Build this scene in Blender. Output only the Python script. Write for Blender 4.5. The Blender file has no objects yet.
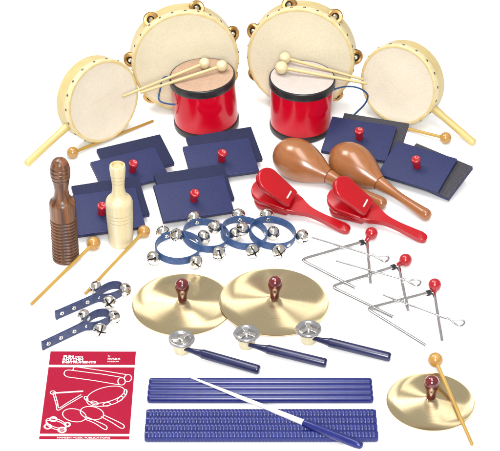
import bpy, bmesh, math, random
from mathutils import Vector as V, Matrix

random.seed(7)
# ------------------------------------------------------------------ units and camera
# Everything is measured in "units" of 1.32 mm and scaled to metres when meshes are made.
S = 0.00132
ELEV, FOC = math.radians(36.0), 2000.0
CAM = V((0, -FOC*math.cos(ELEV), FOC*math.sin(ELEV)))
FWD, RIGHT = (-CAM).normalized(), V((1, 0, 0))
UP = RIGHT.cross(FWD)
def ray(u, v): return (RIGHT*(u-250) - UP*(v-225.5) + FWD*FOC).normalized()
def onplane(u, v, p, n):
    d = ray(u, v); return CAM + d*((p-CAM).dot(n)/d.dot(n))
def G(u, v, z=0.0): return onplane(u, v, V((0, 0, z)), V((0, 0, 1)))

scene = bpy.context.scene
COL = scene.collection
T = 2.3                                   # light level on the table top: albedo = seen colour / T

# ------------------------------------------------------------------ materials
def lin(c):
    c = c/255.0
    return c/12.92 if c <= 0.04045 else ((c+0.055)/1.055)**2.4
def alb(rgb, k=1.0): return tuple(min(0.95, lin(x)/T*k) for x in rgb) + (1.0,)

def mat(name, c1, c2=None, rough=0.5, spec=0.5, metal=0.0, scale=120.0, stretch=(1, 1, 1), bump=0.0, bscale=None,
        detail=5.0, coat=0.0, ramp=(0.35, 0.65), raw=False, distort=0.0, brough=0.0, k=1.0, stain=0.0, sscale=35.0):
    m = bpy.data.materials.new(name); m.use_nodes = True
    nt = m.node_tree; N = nt.nodes; L = nt.links
    b = N['Principled BSDF']
    a1 = tuple(c1)+(1.0,) if raw else alb(c1, k)
    a2 = a1 if c2 is None else (tuple(c2)+(1.0,) if raw else alb(c2, k))
    tc = N.new('ShaderNodeTexCoord'); mp = N.new('ShaderNodeMapping'); mp.inputs['Scale'].default_value = stretch
    L.new(tc.outputs['Object'], mp.inputs['Vector'])
    nz = N.new('ShaderNodeTexNoise'); nz.inputs['Scale'].default_value = scale; nz.inputs['Detail'].default_value = detail
    nz.inputs['Distortion'].default_value = distort
    L.new(mp.outputs['Vector'], nz.inputs['Vector'])
    rp = N.new('ShaderNodeValToRGB')
    rp.color_ramp.elements[0].position = ramp[0]; rp.color_ramp.elements[0].color = a1
    rp.color_ramp.elements[1].position = ramp[1]; rp.color_ramp.elements[1].color = a2
    L.new(nz.outputs['Fac'], rp.inputs['Fac'])
    if stain:
        n3 = N.new('ShaderNodeTexNoise'); n3.inputs['Scale'].default_value = sscale; n3.inputs['Detail'].default_value = 4; n3.inputs['Roughness'].default_value = .65
        n3.inputs['Distortion'].default_value = .8; n3.noise_dimensions = '4D'
        oi = N.new('ShaderNodeObjectInfo'); mu = N.new('ShaderNodeMath'); mu.operation = 'MULTIPLY'; mu.inputs[1].default_value = 20
        L.new(oi.outputs['Random'], mu.inputs[0]); L.new(mu.outputs[0], n3.inputs['W'])
        L.new(tc.outputs['Object'], n3.inputs['Vector'])
        m3 = N.new('ShaderNodeMapRange'); m3.inputs['From Min'].default_value = .3; m3.inputs['From Max'].default_value = .7
        m3.inputs['To Min'].default_value = 1-stain; m3.inputs['To Max'].default_value = 1+stain*.35
        L.new(n3.outputs['Fac'], m3.inputs['Value'])
        hs = N.new('ShaderNodeHueSaturation'); L.new(rp.outputs['Color'], hs.inputs['Color']); L.new(m3.outputs['Result'], hs.inputs['Value'])
        L.new(hs.outputs['Color'], b.inputs['Base Color'])
    else: L.new(rp.outputs['Color'], b.inputs['Base Color'])
    b.inputs['Roughness'].default_value = rough; b.inputs['Metallic'].default_value = metal
    b.inputs['Specular IOR Level'].default_value = spec
    b.inputs['Coat Weight'].default_value = coat; b.inputs['Coat Roughness'].default_value = 0.08
    if brough:
        mr = N.new('ShaderNodeMapRange'); mr.inputs['To Min'].default_value = rough-brough; mr.inputs['To Max'].default_value = rough+brough
        L.new(nz.outputs['Fac'], mr.inputs['Value']); L.new(mr.outputs['Result'], b.inputs['Roughness'])
    if bump:
        n2 = N.new('ShaderNodeTexNoise'); n2.inputs['Scale'].default_value = bscale or scale; n2.inputs['Detail'].default_value = 6
        L.new(mp.outputs['Vector'], n2.inputs['Vector'])
        bp = N.new('ShaderNodeBump'); bp.inputs['Strength'].default_value = bump; bp.inputs['Distance'].default_value = 0.001
        L.new(n2.outputs['Fac'], bp.inputs['Height']); L.new(bp.outputs['Normal'], b.inputs['Normal'])
    return m

M = {}
M['table'] = mat('white_table', (0.93,)*3, (0.91,)*3, rough=0.75, spec=0.2, scale=30, raw=True)
M['frame_wood'] = mat('pale_yellow_wood', (250, 230, 168), (242, 211, 132), k=1.12, rough=0.42, scale=60, stretch=(1, 1, 9), bump=0.08)
M['rim_wood'] = mat('honey_rim_wood', (252, 232, 176), (244, 212, 140), k=1.25, rough=0.45, scale=90)
M['skin'] = mat('drum_skin', (248, 237, 208), (240, 226, 190), k=1.40, rough=0.55, stain=0.05, spec=0.3, scale=420, bump=0.25, detail=8, ramp=(0.3, 0.7))
M['skin_pale'] = mat('pale_drum_skin', (249, 238, 217), (242, 228, 202), k=1.42, rough=0.55, stain=0.05, spec=0.3, scale=420, bump=0.25, detail=8, ramp=(0.3, 0.7))
M['skin_pink'] = mat('tan_drum_skin', (238, 204, 176), (220, 174, 140), stain=0.10, k=1.1, rough=0.6, spec=0.25, scale=600, bump=0.3, detail=8, ramp=(0.3, 0.7))
M['skin_white'] = mat('white_drum_skin', (248, 236, 228), (234, 216, 206), stain=0.08, k=1.15, rough=0.6, spec=0.25, scale=600, bump=0.3, detail=8, ramp=(0.3, 0.7))
M['collar'] = mat('skin_collar', (250, 236, 196), (240, 220, 165), rough=0.5, scale=200, bump=0.15, k=1.3)
M['collar_dark'] = mat('creased_skin', (226, 212, 186), rough=0.6, scale=200, k=1.5)
M['dark_metal'] = mat('dark_tack_metal', (0.16, 0.13, 0.10), rough=0.3, metal=1.0, raw=True)
M['brass_dark'] = mat('jingle_brass', (0.62, 0.37, 0.14), (0.46, 0.25, 0.08), rough=0.38, metal=1.0, raw=True, scale=300)
M['red_lacquer'] = mat('red_lacquer', (214, 6, 40), (206, 4, 34), k=1.6, rough=0.12, spec=0.36, scale=18)
M['red_paint'] = mat('red_castanet_paint', (218, 6, 28), (208, 4, 24), k=1.05, rough=0.27, spec=0.4, scale=18, coat=0.08)
M['black_rubber'] = mat('black_rim', (52, 50, 54), (40, 38, 42), rough=0.38, spec=0.45, scale=200, bump=0.05)
M['blue_cord'] = mat('blue_cord', (50, 104, 168), (38, 84, 142), rough=0.6, scale=900, bump=0.2)
M['handle_wood'] = mat('pale_yellow_handle_wood', (250, 228, 158), (240, 206, 116), k=1.2, rough=0.4, scale=80, stretch=(1, 1, .1), bump=0.05)
M['beech'] = mat('beech_stick', (250, 228, 172), (240, 208, 136), k=1.15, rough=0.42, scale=90, stretch=(0.12, 1, 1), bump=0.05)
M['honey'] = mat('honey_stick', (240, 196, 92), (222, 168, 64), rough=0.4, scale=90, stretch=(0.12, 1, 1), bump=0.05)
M['beech_ball'] = mat('beech_ball', (252, 236, 194), (245, 222, 166), k=1.25, rough=0.35, scale=70, stretch=(1, 1, 4))
M['honey_ball'] = mat('honey_ball', (238, 186, 102), (216, 152, 66), rough=0.22, scale=110, stretch=(1, 1, 5), distort=0.6, coat=0.3)
M['navy'] = mat('navy_paint', (56, 64, 120), (46, 53, 106), stain=0.12, rough=0.6, spec=0.28, scale=500, bump=0.12, detail=8)
M['navy_edge'] = mat('navy_slate', (50, 56, 98), (40, 46, 84), stain=0.12, rough=0.75, spec=0.25, scale=500, bump=0.15)
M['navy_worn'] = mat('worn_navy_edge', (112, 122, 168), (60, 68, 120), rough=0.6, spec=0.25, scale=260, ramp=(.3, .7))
M['grit'] = mat('black_sandpaper', (118, 116, 124), (46, 45, 52), rough=0.8, spec=0.25, scale=1300, bump=0.5, detail=3, ramp=(0.36, 0.6))
M['red_plastic'] = mat('red_knob', (224, 26, 44), (210, 16, 34), rough=0.25, spec=0.5, scale=60, coat=0.2)
M['maraca'] = mat('varnished_brown_wood', (208, 138, 84), (178, 106, 56), k=1.08, rough=0.26, spec=0.5, scale=70, stretch=(0.10, 1, 1), coat=0.2, distort=0.5, stain=0.08, ramp=(.3, .7))
M['seam'] = mat('dark_groove', (150, 90, 46), rough=0.6, scale=60)
M['white_cord'] = mat('white_elastic', (250, 246, 240), rough=0.7, scale=300)
M['cream_wood'] = mat('cream_turned_wood', (254, 243, 208), (245, 222, 166), k=1.25, rough=0.42, scale=150, stretch=(1, 1, 0.06), bump=0.06)
M['cream_groove'] = mat('cream_groove', (222, 200, 146), rough=0.6, scale=60)
M['cream_mouth'] = mat('cream_mouth', (246, 226, 176), (236, 210, 150), k=1.2, rough=0.6, scale=90)
M['brown_wood'] = mat('dark_turned_wood', (164, 106, 62), (92, 52, 30), k=1.12, rough=0.33, scale=190, stretch=(1, 1, 0.06), bump=0.08, ramp=(0.36, 0.62), distort=0.5)
M['brown_groove'] = mat('dark_wood_groove', (66, 38, 24), rough=0.6, scale=60)
M['strap'] = mat('blue_vinyl_strap', (78, 114, 172), (58, 92, 150), rough=0.42, spec=0.4, scale=200, bump=0.08)
M['strap_dark'] = mat('navy_vinyl_strap', (84, 96, 142), (68, 78, 122), rough=0.42, spec=0.35, scale=200, bump=0.08)
M['nickel'] = mat('nickel', (0.76, 0.72, 0.66), (0.66, 0.62, 0.56), rough=0.14, metal=1.0, raw=True, scale=90, brough=0.06)
M['slot'] = mat('bell_slot', (0.015, 0.013, 0.012), rough=0.7, spec=0.1, raw=True)
M['chrome'] = mat('chromed_rod', (0.60, 0.59, 0.585), (0.5, 0.495, 0.49), rough=0.17, metal=1.0, raw=True, scale=80, brough=0.05)
M['tin_dark'] = mat('tin_recess', (0.40, 0.39, 0.40), (0.28, 0.275, 0.28), rough=0.3, metal=1.0, raw=True, scale=200)
M['tin'] = mat('pressed_tin', (0.62, 0.61, 0.62), (0.50, 0.49, 0.50), rough=0.22, metal=1.0, raw=True, scale=200)
M['navy_gloss'] = mat('navy_gloss', (46, 50, 104), (36, 40, 90), rough=0.22, spec=0.5, scale=90)
M['navy_stick'] = mat('blue_stick_paint', (46, 56, 148), (38, 47, 132), stain=0.12, rough=0.26, spec=0.35, scale=140)
M['navy_ridge'] = mat('blue_ridged_paint', (46, 58, 148), (38, 48, 132), stain=0.12, rough=0.3, spec=0.35, scale=140)
M['white_wand'] = mat('white_wand', (.72,.71,.70), (.69,.68,.67), rough=0.4, scale=60, raw=True)
M['cover_red'] = mat('cover_red', (208, 28, 72), (194, 18, 60), stain=.06, rough=0.6, spec=0.1, scale=500)
M['paper'] = mat('white_paper', (0.62, 0.62, 0.61), (0.60, 0.60, 0.59), rough=0.7, spec=0.2, raw=True, scale=200)
M['ink_white'] = mat('white_print', (0.66, 0.64, 0.62), rough=0.6, spec=0.2, raw=True)
M['red_wood'] = mat('dark_red_lacquered_wood', (148, 26, 30), (96, 12, 20), rough=0.12, spec=0.6, scale=70, stretch=(1, 1, 0.2), coat=0.5)

def brass_material():
    m = bpy.data.materials.new('lathed_brass'); m.use_nodes = True
    nt = m.node_tree; N = nt.nodes; L = nt.links; b = N['Principled BSDF']
    b.inputs['Metallic'].default_value = 1.0; b.inputs['Roughness'].default_value = 0.29
    b.inputs['Anisotropic'].default_value = 1.0
    tg = N.new('ShaderNodeTangent'); tg.direction_type = 'RADIAL'; tg.axis = 'Z'
    L.new(tg.outputs['Tangent'], b.inputs['Tangent'])
    tc = N.new('ShaderNodeTexCoord'); sx = N.new('ShaderNodeSeparateXYZ'); L.new(tc.outputs['Object'], sx.inputs[0])
    c = N.new('ShaderNodeCombineXYZ'); L.new(sx.outputs['X'], c.inputs['X']); L.new(sx.outputs['Y'], c.inputs['Y'])
    ln = N.new('ShaderNodeVectorMath'); ln.operation = 'LENGTH'; L.new(c.outputs[0], ln.inputs[0])
    nz = N.new('ShaderNodeTexNoise'); nz.noise_dimensions = '1D'; nz.inputs['Scale'].default_value = 900; nz.inputs['Detail'].default_value = 4
    L.new(ln.outputs['Value'], nz.inputs['W'])
    rp = N.new('ShaderNodeValToRGB')
    rp.color_ramp.elements[0].position = 0.3; rp.color_ramp.elements[0].color = (0.63, 0.505, 0.285, 1)
    rp.color_ramp.elements[1].position = 0.7; rp.color_ramp.elements[1].color = (0.75, 0.62, 0.385, 1)
    L.new(nz.outputs['Fac'], rp.inputs['Fac']); L.new(rp.outputs['Color'], b.inputs['Base Color'])
    n4 = N.new('ShaderNodeTexNoise'); n4.inputs['Scale'].default_value = 55; n4.inputs['Detail'].default_value = 5
    L.new(tc.outputs['Object'], n4.inputs['Vector'])
    m4 = N.new('ShaderNodeMapRange'); m4.inputs['From Min'].default_value = .35; m4.inputs['From Max'].default_value = .65
    m4.inputs['To Min'].default_value = .275; m4.inputs['To Max'].default_value = .285
    L.new(n4.outputs['Fac'], m4.inputs['Value']); L.new(m4.outputs['Result'], b.inputs['Roughness'])
    bp = N.new('ShaderNodeBump'); bp.inputs['Strength'].default_value = 0.035; bp.inputs['Distance'].default_value = 0.0006
    L.new(nz.outputs['Fac'], bp.inputs['Height']); L.new(bp.outputs['Normal'], b.inputs['Normal'])
    return m
M['brass'] = brass_material()

# ------------------------------------------------------------------ mesh helpers
def mesh(name, verts, faces, mats, fm=None, smooth=True, angle=35):
    me = bpy.data.meshes.new(name)
    me.from_pydata([tuple(V(v)*S) for v in verts], [], faces)
    for k in (mats if isinstance(mats, (list, tuple)) else [mats]): me.materials.append(M[k])
    if fm: me.polygons.foreach_set('material_index', fm)
    bm = bmesh.new(); bm.from_mesh(me); bmesh.ops.recalc_face_normals(bm, faces=bm.faces); bm.to_mesh(me); bm.free()
    if smooth:
        me.shade_smooth(); me.set_sharp_from_angle(angle=math.radians(angle))
    me.update(); return me

class MB:
    def __init__(s): s.v, s.f, s.m = [], [], []
    def add(s, vs, fs, mi=0, mx=None):
        o = len(s.v); s.v += [(mx @ V(v)) if mx else V(v) for v in vs]
        s.f += [tuple(i+o for i in f) for f in fs]; s.m += [mi]*len(fs); return s
    def mesh(s, name, mats, **k): return mesh(name, s.v, s.f, mats, s.m, **k)

def lathe(prof, n=48, axis='z', mids=None):
    """profile [(r, z)] spun about z (or x); r = 0 closes the end"""
    vs, fs, rings, ms = [], [], [], []
    for r, z in prof:
        if abs(r) < 1e-6: vs.append((0, 0, z)); rings.append([len(vs)-1])
        else:
            o = len(vs)
            for i in range(n):
                a = 2*math.pi*i/n; vs.append((r*math.cos(a), r*math.sin(a), z))
            rings.append(list(range(o, o+n)))
    for k in range(len(rings)-1):
        A, B = rings[k], rings[k+1]
        mi = mids[k] if mids else 0
        for i in range(n):
            j = (i+1) % n
            if len(A) == 1 and len(B) == 1: continue
            if len(A) == 1: fs.append((A[0], B[i], B[j]))
            elif len(B) == 1: fs.append((A[i], B[0], A[j]))
            else: fs.append((A[i], B[i], B[j], A[j]))
            ms.append(mi)
    if axis == 'x': vs = [(z, x, y) for x, y, z in vs]
    return vs, fs, ms

def lathe_mesh(name, prof, mats, n=48, axis='z', mids=None, angle=35):
    v, f, m = lathe(prof, n, axis, mids); return mesh(name, v, f, mats, m, angle=angle)

def arc(cx, cz, r, a0, a1, n=8):
    return [(cx + r*math.cos(math.radians(a0+(a1-a0)*i/n)), cz + r*math.sin(math.radians(a0+(a1-a0)*i/n))) for i in range(n+1)]

def tube(path, rad, n=12, closed=False, cap=True):
    P = [V(p) for p in path]; k = len(P); R = rad if isinstance(rad, (list, tuple)) else [rad]*k
    vs, fs = [], []
    prev = None
    for i in range(k):
        if closed: t = (P[(i+1) % k]-P[i-1])
        else: t = P[min(i+1, k-1)]-P[max(i-1, 0)]
        t = t.normalized()
        if prev is None:
            ref = V((0, 0, 1)) if abs(t.z) < 0.9 else V((1, 0, 0))
        else: ref = prev
        a = (ref - t*ref.dot(t)).normalized(); b = t.cross(a); prev = a
        for j in range(n):
            q = 2*math.pi*j/n; vs.append(P[i] + (a*math.cos(q)+b*math.sin(q))*R[i])
    for i in range(k if closed else k-1):
        A, B = i*n, ((i+1) % k)*n
        for j in range(n): fs.append((A+j, A+(j+1) % n, B+(j+1) % n, B+j))
    if cap and not closed:
        fs.append(tuple(range(n-1, -1, -1))); fs.append(tuple(range((k-1)*n, k*n)))
    return vs, fs

def smooth_path(pts, n=10, closed=False):
    P = [V(p) for p in pts]; out = []; k = len(P)
    rng = range(k) if closed else range(k-1)
    for i in rng:
        if closed: p0, p1, p2, p3 = P[i-1], P[i], P[(i+1) % k], P[(i+2) % k]
        else: p0, p1, p2, p3 = P[max(i-1, 0)], P[i], P[i+1], P[min(i+2, k-1)]
        for j in range(n):
            t = j/n
            out.append(0.5*((2*p1)+(p2-p0)*t+(2*p0-5*p1+4*p2-p3)*t*t+(3*p1-p0-3*p2+p3)*t**3))
    if not closed: out.append(P[-1])
    return out

def ribbon(path, h, th, closed=False):
    """vertical band of height h and thickness th along a flat path"""
    P = [V(p) for p in path]; k = len(P); vs, fs = [], []
    for i in range(k):
        t = (P[(i+1) % k]-P[i-1]) if closed else P[min(i+1, k-1)]-P[max(i-1, 0)]
        t.z = 0; t.normalize(); nn = V((-t.y, t.x, 0))
        for sx, sz in ((-.5, -.5), (.5, -.5), (.5, -.38), (.5, .38), (.5, .5), (-.5, .5), (-.5, .38), (-.5, -.38)):
            e = 0.72 if abs(sz) == .5 else 1.0
            vs.append(P[i] + nn*(sx*th*e) + V((0, 0, sz*h)))
    for i in range(k if closed else k-1):
        A, B = i*8, ((i+1) % k)*8
        for j in range(8): fs.append((A+j, A+(j+1) % 8, B+(j+1) % 8, B+j))
    if not closed:
        fs.append(tuple(range(8))); fs.append(tuple(range((k-1)*8, k*8)))
    return vs, fs

def prism(outline, z0, z1, bev=0.0, seg=3, mx=None):
    bm = bmesh.new()
    lo = [bm.verts.new((x, y, z0)) for x, y in outline]; hi = [bm.verts.new((x, y, z1)) for x, y in outline]
    n = len(lo)
    bm.faces.new(lo[::-1]); bm.faces.new(hi)
    for i in range(n): bm.faces.new((lo[i], lo[(i+1) % n], hi[(i+1) % n], hi[i]))
    if bev:
        ed = [e for e in bm.edges if abs(e.verts[0].co.z-e.verts[1].co.z) < 1e-6 or n < 8]
        bmesh.ops.bevel(bm, geom=ed, offset=bev, segments=seg, affect='EDGES', profile=0.5)
    bm.verts.index_update()
    vs = [v.co.copy() for v in bm.verts]; fs = [tuple(v.index for v in f.verts) for f in bm.faces]; bm.free()
    if mx: vs = [mx @ v for v in vs]
    return vs, fs

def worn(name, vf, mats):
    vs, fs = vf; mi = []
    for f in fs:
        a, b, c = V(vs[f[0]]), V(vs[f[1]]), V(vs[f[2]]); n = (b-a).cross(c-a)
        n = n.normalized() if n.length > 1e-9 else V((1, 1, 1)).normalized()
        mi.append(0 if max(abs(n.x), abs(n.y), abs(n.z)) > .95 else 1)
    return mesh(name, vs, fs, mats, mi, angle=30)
def box(x0, x1, y0, y1, z0, z1, bev=0.0, seg=2): return prism([(x0, y0), (x1, y0), (x1, y1), (x0, y1)], z0, z1, bev, seg)

def ball(r, c=(0, 0, 0), n=32, k=20):
    pr = [(r*math.sin(math.pi*i/k), -r*math.cos(math.pi*i/k)) for i in range(k+1)]
    pr[0] = (0, -r); pr[-1] = (0, r)
    v, f, m = lathe(pr, n); return [V(q)+V(c) for q in v], f

# ------------------------------------------------------------------ object helpers
def basis(o, x=None, y=None, z=None):
    """matrix with origin o; z or x is the leading axis, the other two are made square to it"""
    if x is not None and z is None: z = V((0, 0, 1))
    if z is not None and x is None:
        z = V(z).normalized(); yy = V(y) if y is not None else V((0, 0, 1)); yy = (yy - z*yy.dot(z)).normalized(); x = yy.cross(z); y = yy
    else:
        x = V(x).normalized(); z = (V(z) - x*V(z).dot(x)).normalized(); y = z.cross(x)
    m = Matrix((x, y, z)).transposed().to_4x4(); m.translation = V(o); return m
def scaled(m):
    q = m.copy(); q.translation = m.translation*S; return q
def thing(name, label, cat, mx, group=None):
    o = bpy.data.objects.new(name, None); COL.objects.link(o); o.empty_display_size = 0.02
    o.matrix_world = scaled(mx); o['label'] = label; o['category'] = cat
    if group: o['group'] = group
    return o
def part(name, me, parent=None, mx=None, label=None):
    o = bpy.data.objects.new(name, me); COL.objects.link(o)
    if parent: o.parent = parent
    if mx: o.matrix_local = scaled(mx)
    if label: o['label'] = label
    return o
def solo(name, me, label, cat, mx, group=None):
    o = part(name, me, None, None); o.matrix_world = scaled(mx); o['label'] = label; o['category'] = cat
    if group: o['group'] = group
    return o
T4 = Matrix.Translation
def rot(deg, ax): return Matrix.Rotation(math.radians(deg), 4, ax)

# ------------------------------------------------------------------ table top
me = mesh('tabletop', [(-3500, -3500, 0), (3500, -3500, 0), (3500, 3500, 0), (-3500, 3500, 0)], [(0, 1, 2, 3)], 'table', smooth=False)
o = part('tabletop', me); o['kind'] = 'structure'

# ------------------------------------------------------------------ tambourines and frame drums
def facing(u, v, nx, ny):
    """world normal of a disc seen at pixel (u, v) whose normal leans nx right and ny down in the picture"""
    t = -ray(u, v); r = RIGHT.copy(); r = (r - t*r.dot(t)).normalized(); upv = t.cross(r)
    return (r*nx - upv*ny + t*math.sqrt(1-nx*nx-ny*ny)).normalized()
def disc_pose(u, v, nx, ny, R, depth, yup=None):
    n = facing(u, v, nx, ny)
    z = R*math.sqrt(1-n.z**2) + depth*max(0, n.z)
    return basis(G(u, v, z), z=n, y=(0, 0, 1))

tack_me = lathe_mesh('tack', [(0, .8)] + [(1.5*math.sin(a), .8*math.cos(a)) for a in (.4, .8, 1.2, 1.57)] + [(1.5, -.3), (0, -.3)], 'dark_metal', n=14)
def drum_parts(root, R, depth, skin, tacks, t0, collar=6.5):
    head = [(0, -.5), (R*.5, -.45), (R-4.2, -.3)]
    part('head', lathe_mesh('head', head + [(R-3.2, 0)], skin, n=96), root)
    lip = [(R-3.2, 0)] + [(R-1.4, .5), (R-.5, .25), (R+.25, -.6)] + [(R+.45, -1.6), (R+.45, -collar), (R+.1, -collar-.15)]
    part('skin_collar', lathe_mesh('skin_collar', lip, ['rim_wood', 'collar'], n=96, mids=[0, 0, 0, 1, 1, 1]), root)
    w = 3.2
    fr = [(R-w, -1.0), (R, -1.0), (R, -depth+.8), (R-.8, -depth), (R-w+.6, -depth), (R-w, -depth+.6), (R-w, -1.0)]
    part('frame', lathe_mesh('frame', fr, 'frame_wood', n=96), root)
    for k in range(tacks):
        a = math.radians(t0 + 360*k/tacks)
        d = V((math.cos(a), math.sin(a), 0))
        part('tack', tack_me, root, basis(d*(R+.45)+V((0, 0, -3.6)), z=d, y=(0, 0, 1)))

# jingle: pair of domed brass cups with a bright centre and a dark gap
cup = [(0, 2.2), (1.4, 2.1), (2.3, 1.2)]
jing_disc = [(2.3, 1.2), (3.0, .55), (4.0, .8), (5.6, 1.9), (6.8, 2.1), (8.2, .9), (8.6, .3), (8.4, 0), (6.8, 1.4), (4, .2), (2.3, .6)]
def _both(pr, gap):
    mb = MB()
    for s in (1, -1):
        v, f, m = lathe(pr, 32); mb.add([(x, y, s*(z+gap)) for x, y, z in v], f)
    return mb
jd_me = _both(jing_disc, .9).mesh('jingle', 'brass_dark')
jb_me = _both(cup, .9).mesh('boss', 'nickel')
jr_me = lathe_mesh('gap_ring', [(2.2, -.8), (4.4, -.8), (4.4, .8), (2.2, .8)], 'slot', n=24)
def eye_me():
    v, f, m = lathe([(2.2, 1.95), (2.2, 1.8), (4.2, 1.85), (4.6, 1.9)], 24); return mesh('eye', v, f, 'slot')
eye = eye_me()

def tambourine(u, v, nx, ny, R, depth, j0, label):
    n = facing(u, v, nx, ny)
    root = thing('tambourine', label, 'tambourine', disc_pose(u, v, nx, ny, R, depth), 'tambourines standing at the back')
    drum_parts(root, R, depth, 'skin', 26, 5)
    for k in range(7):
        a = math.radians(j0 + 360/7*k)
        d = V((math.cos(a), math.sin(a), 0))
        mx = basis(d*(R+.3)+V((0, 0, -depth*.48)), z=(d*.55+V((0, 0, .85))), y=d)
        j = part('jingle', jd_me, root, mx)
        part('boss', jb_me, j); part('eye', eye, j)
    return root
tambourine(185.8, 62.0, .138, .40, 57.3, 26, 23, 'big tambourine behind the tan headed red drum, a bent blue cord before its head')
tambourine(300.2, 59.2, -.15, .38, 57.6, 26, 3, 'big tambourine behind the white headed red drum, two mallet balls before it')

handle_me = {}
def frame_drum(u, v, nx, ny, R, depth, hu, hv, label):
    mx = disc_pose(u, v, nx, ny, R, depth)
    root = thing('frame_drum', label, 'frame drum', mx, 'hand drums with wooden handles')
    drum_parts(root, R, depth, 'skin_pale', 18, 12, 6)
    n = mx.to_3x3() @ V((0, 0, 1)); c = mx.translation
    p = onplane(hu, hv, c - n*depth*.55, n)
    loc = mx.inverted() @ p
    print('handle end', label[:12], 'z=', round(p.z, 1), 'len', (V((loc.x, loc.y, 0))).length-R)
    d = V((loc.x, loc.y, 0)); L = d.length; d.normalize()
    pr = [(0, R-2), (4.4, R-2), (4.4, R+6), (3.9, R+14), (3.9, L-6), (4.3, L-3)] + [(4.3*math.cos(a), L-3+3*math.sin(a)) for a in (.4, .8, 1.2)] + [(0, L)]
    part('handle', lathe_mesh('handle', pr, 'handle_wood', n=24), root, basis(V((0, 0, -depth*.55)), z=d, y=(0, 0, 1)))
    return mx
fdl = frame_drum(103.6, 101.5, .575, .26, 44.8, 22, 25.5, 165, 'round hand drum with handle, leaning at the far left beside a tambourine')
fdr = frame_drum(398, 85.2, -.44, .29, 44.2, 22, 475, 144, 'round hand drum with handle, standing at the far right behind the sand blocks')

def crease(mx, skin, lines):
    """faint fold lines in a skin"""
    inv = mx.inverted(); n = mx.to_3x3() @ V((0, 0, 1)); mb = MB()
    for a, b in lines:
        p, q = (inv @ onplane(a[0], a[1], mx.translation, n), inv @ onplane(b[0], b[1], mx.translation, n))
        d = (q-p).normalized(); t = V((-d.y, d.x, 0)); m = (p+q)/2 + t*.8
        v, f = tube(smooth_path([V((p.x, p.y, -.4)), V((m.x, m.y, -.4)), V((q.x, q.y, -.4))], 8), [.02+.2*math.sin(math.pi*i/16) for i in range(17)], 6)
        mb.add(v, f)
    return mb.mesh('crease', skin)
root_l = [o for o in scene.objects if o.name.startswith('frame_drum')]
part('crease', crease(fdl, 'collar_dark', [((89.5, 106), (117.5, 90)), ((100, 116.5), (121.5, 94))]), root_l[0])
part('crease', crease(fdr, 'collar_dark', [((386, 77.5), (406, 97.6))]), root_l[1])

# ------------------------------------------------------------------ red drums
def red_drum(u, vfront, R, H, skin, taper, roll, label, cord_px, zc):
    base = G(u, vfront) + V((0, R, 0))
    mx = T4(base) @ rot(roll, 'Y') 
    # stands on the low side of its rim
    mx = T4((0, 0, R*taper*math.sin(math.radians(abs(roll))))) @ mx
    root = thing('red_drum', label, 'drum', mx, 'red drums with black rims')
    rb = R*taper
    def rr(z): return rb + (R-rb)*z/H
    part('shell', lathe_mesh('shell', [(rr(4)-.4, 4), (rr(8)-.4, 8), (rr(H*.5)-.4, H*.5), (rr(H-8)-.4, H-8), (rr(H-5)-.4, H-4)], 'red_lacquer', n=96), root)
    part('bottom_rim', lathe_mesh('bottom_rim', [(rb-4, 0), (rb-.6, 0), (rb+.4, .8), (rb+.7, 3), (rb+.6, 6.6), (rb+.1, 7.4), (rb-2, 7.5)], 'black_rubber', n=96), root)
    part('top_rim', lathe_mesh('top_rim', [(R-2, H-9), (R+.1, H-8.9), (R+.5, H-8.2), (R+.6, H-4), (R+.5, H-1), (R-.2, H-.1), (R-1.2, H)], 'black_rubber', n=96), root)
    part('head', lathe_mesh('head', [(0, H+.15), (R*.6, H+.15), (R-2.5, H+.2), (R-1.2, H), (R-1, H-.6)], skin, n=96), root)
    # wrist cord tied to the rim
    pts = [mx.inverted() @ (G(a, b, z)) for a, b, z in cord_px]
    pts = smooth_path(pts, 8)
    v, f = tube(pts, .95, 8); part('cord', mesh('cord', v, f, 'blue_cord'), root)
    return root, mx
dl, dlm = red_drum(206.3, 142.6, 34.4, 61, 'skin_pink', 1.0, -4.0, 'red drum with a tan head, two mallets pointing left across it',
    [(175.5, 104.3, 38), (172, 104.3, 38), (165, 103.2, 36), (160, 101, 36), (158.6, 97, 37), (160.5, 88, 44), (162, 80, 52), (166, 76.8, 56), (171, 78.5, 58), (175, 83, 58)], 30)
dr, drm = red_drum(301, 145.4, 34.6, 62.5, 'skin_white', .94, 1.0, 'red drum with a whitish head, two mallets pointing right across it',
    [(332, 90.5, 52), (337, 88.4, 51), (345, 86.6, 50), (354, 86.8, 47), (362, 89.5, 43), (367, 94, 37), (367.5, 98.5, 31), (364, 105, 22), (357, 112, 12), (351, 118, 4), (346, 123, 1.2)], 30)

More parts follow.
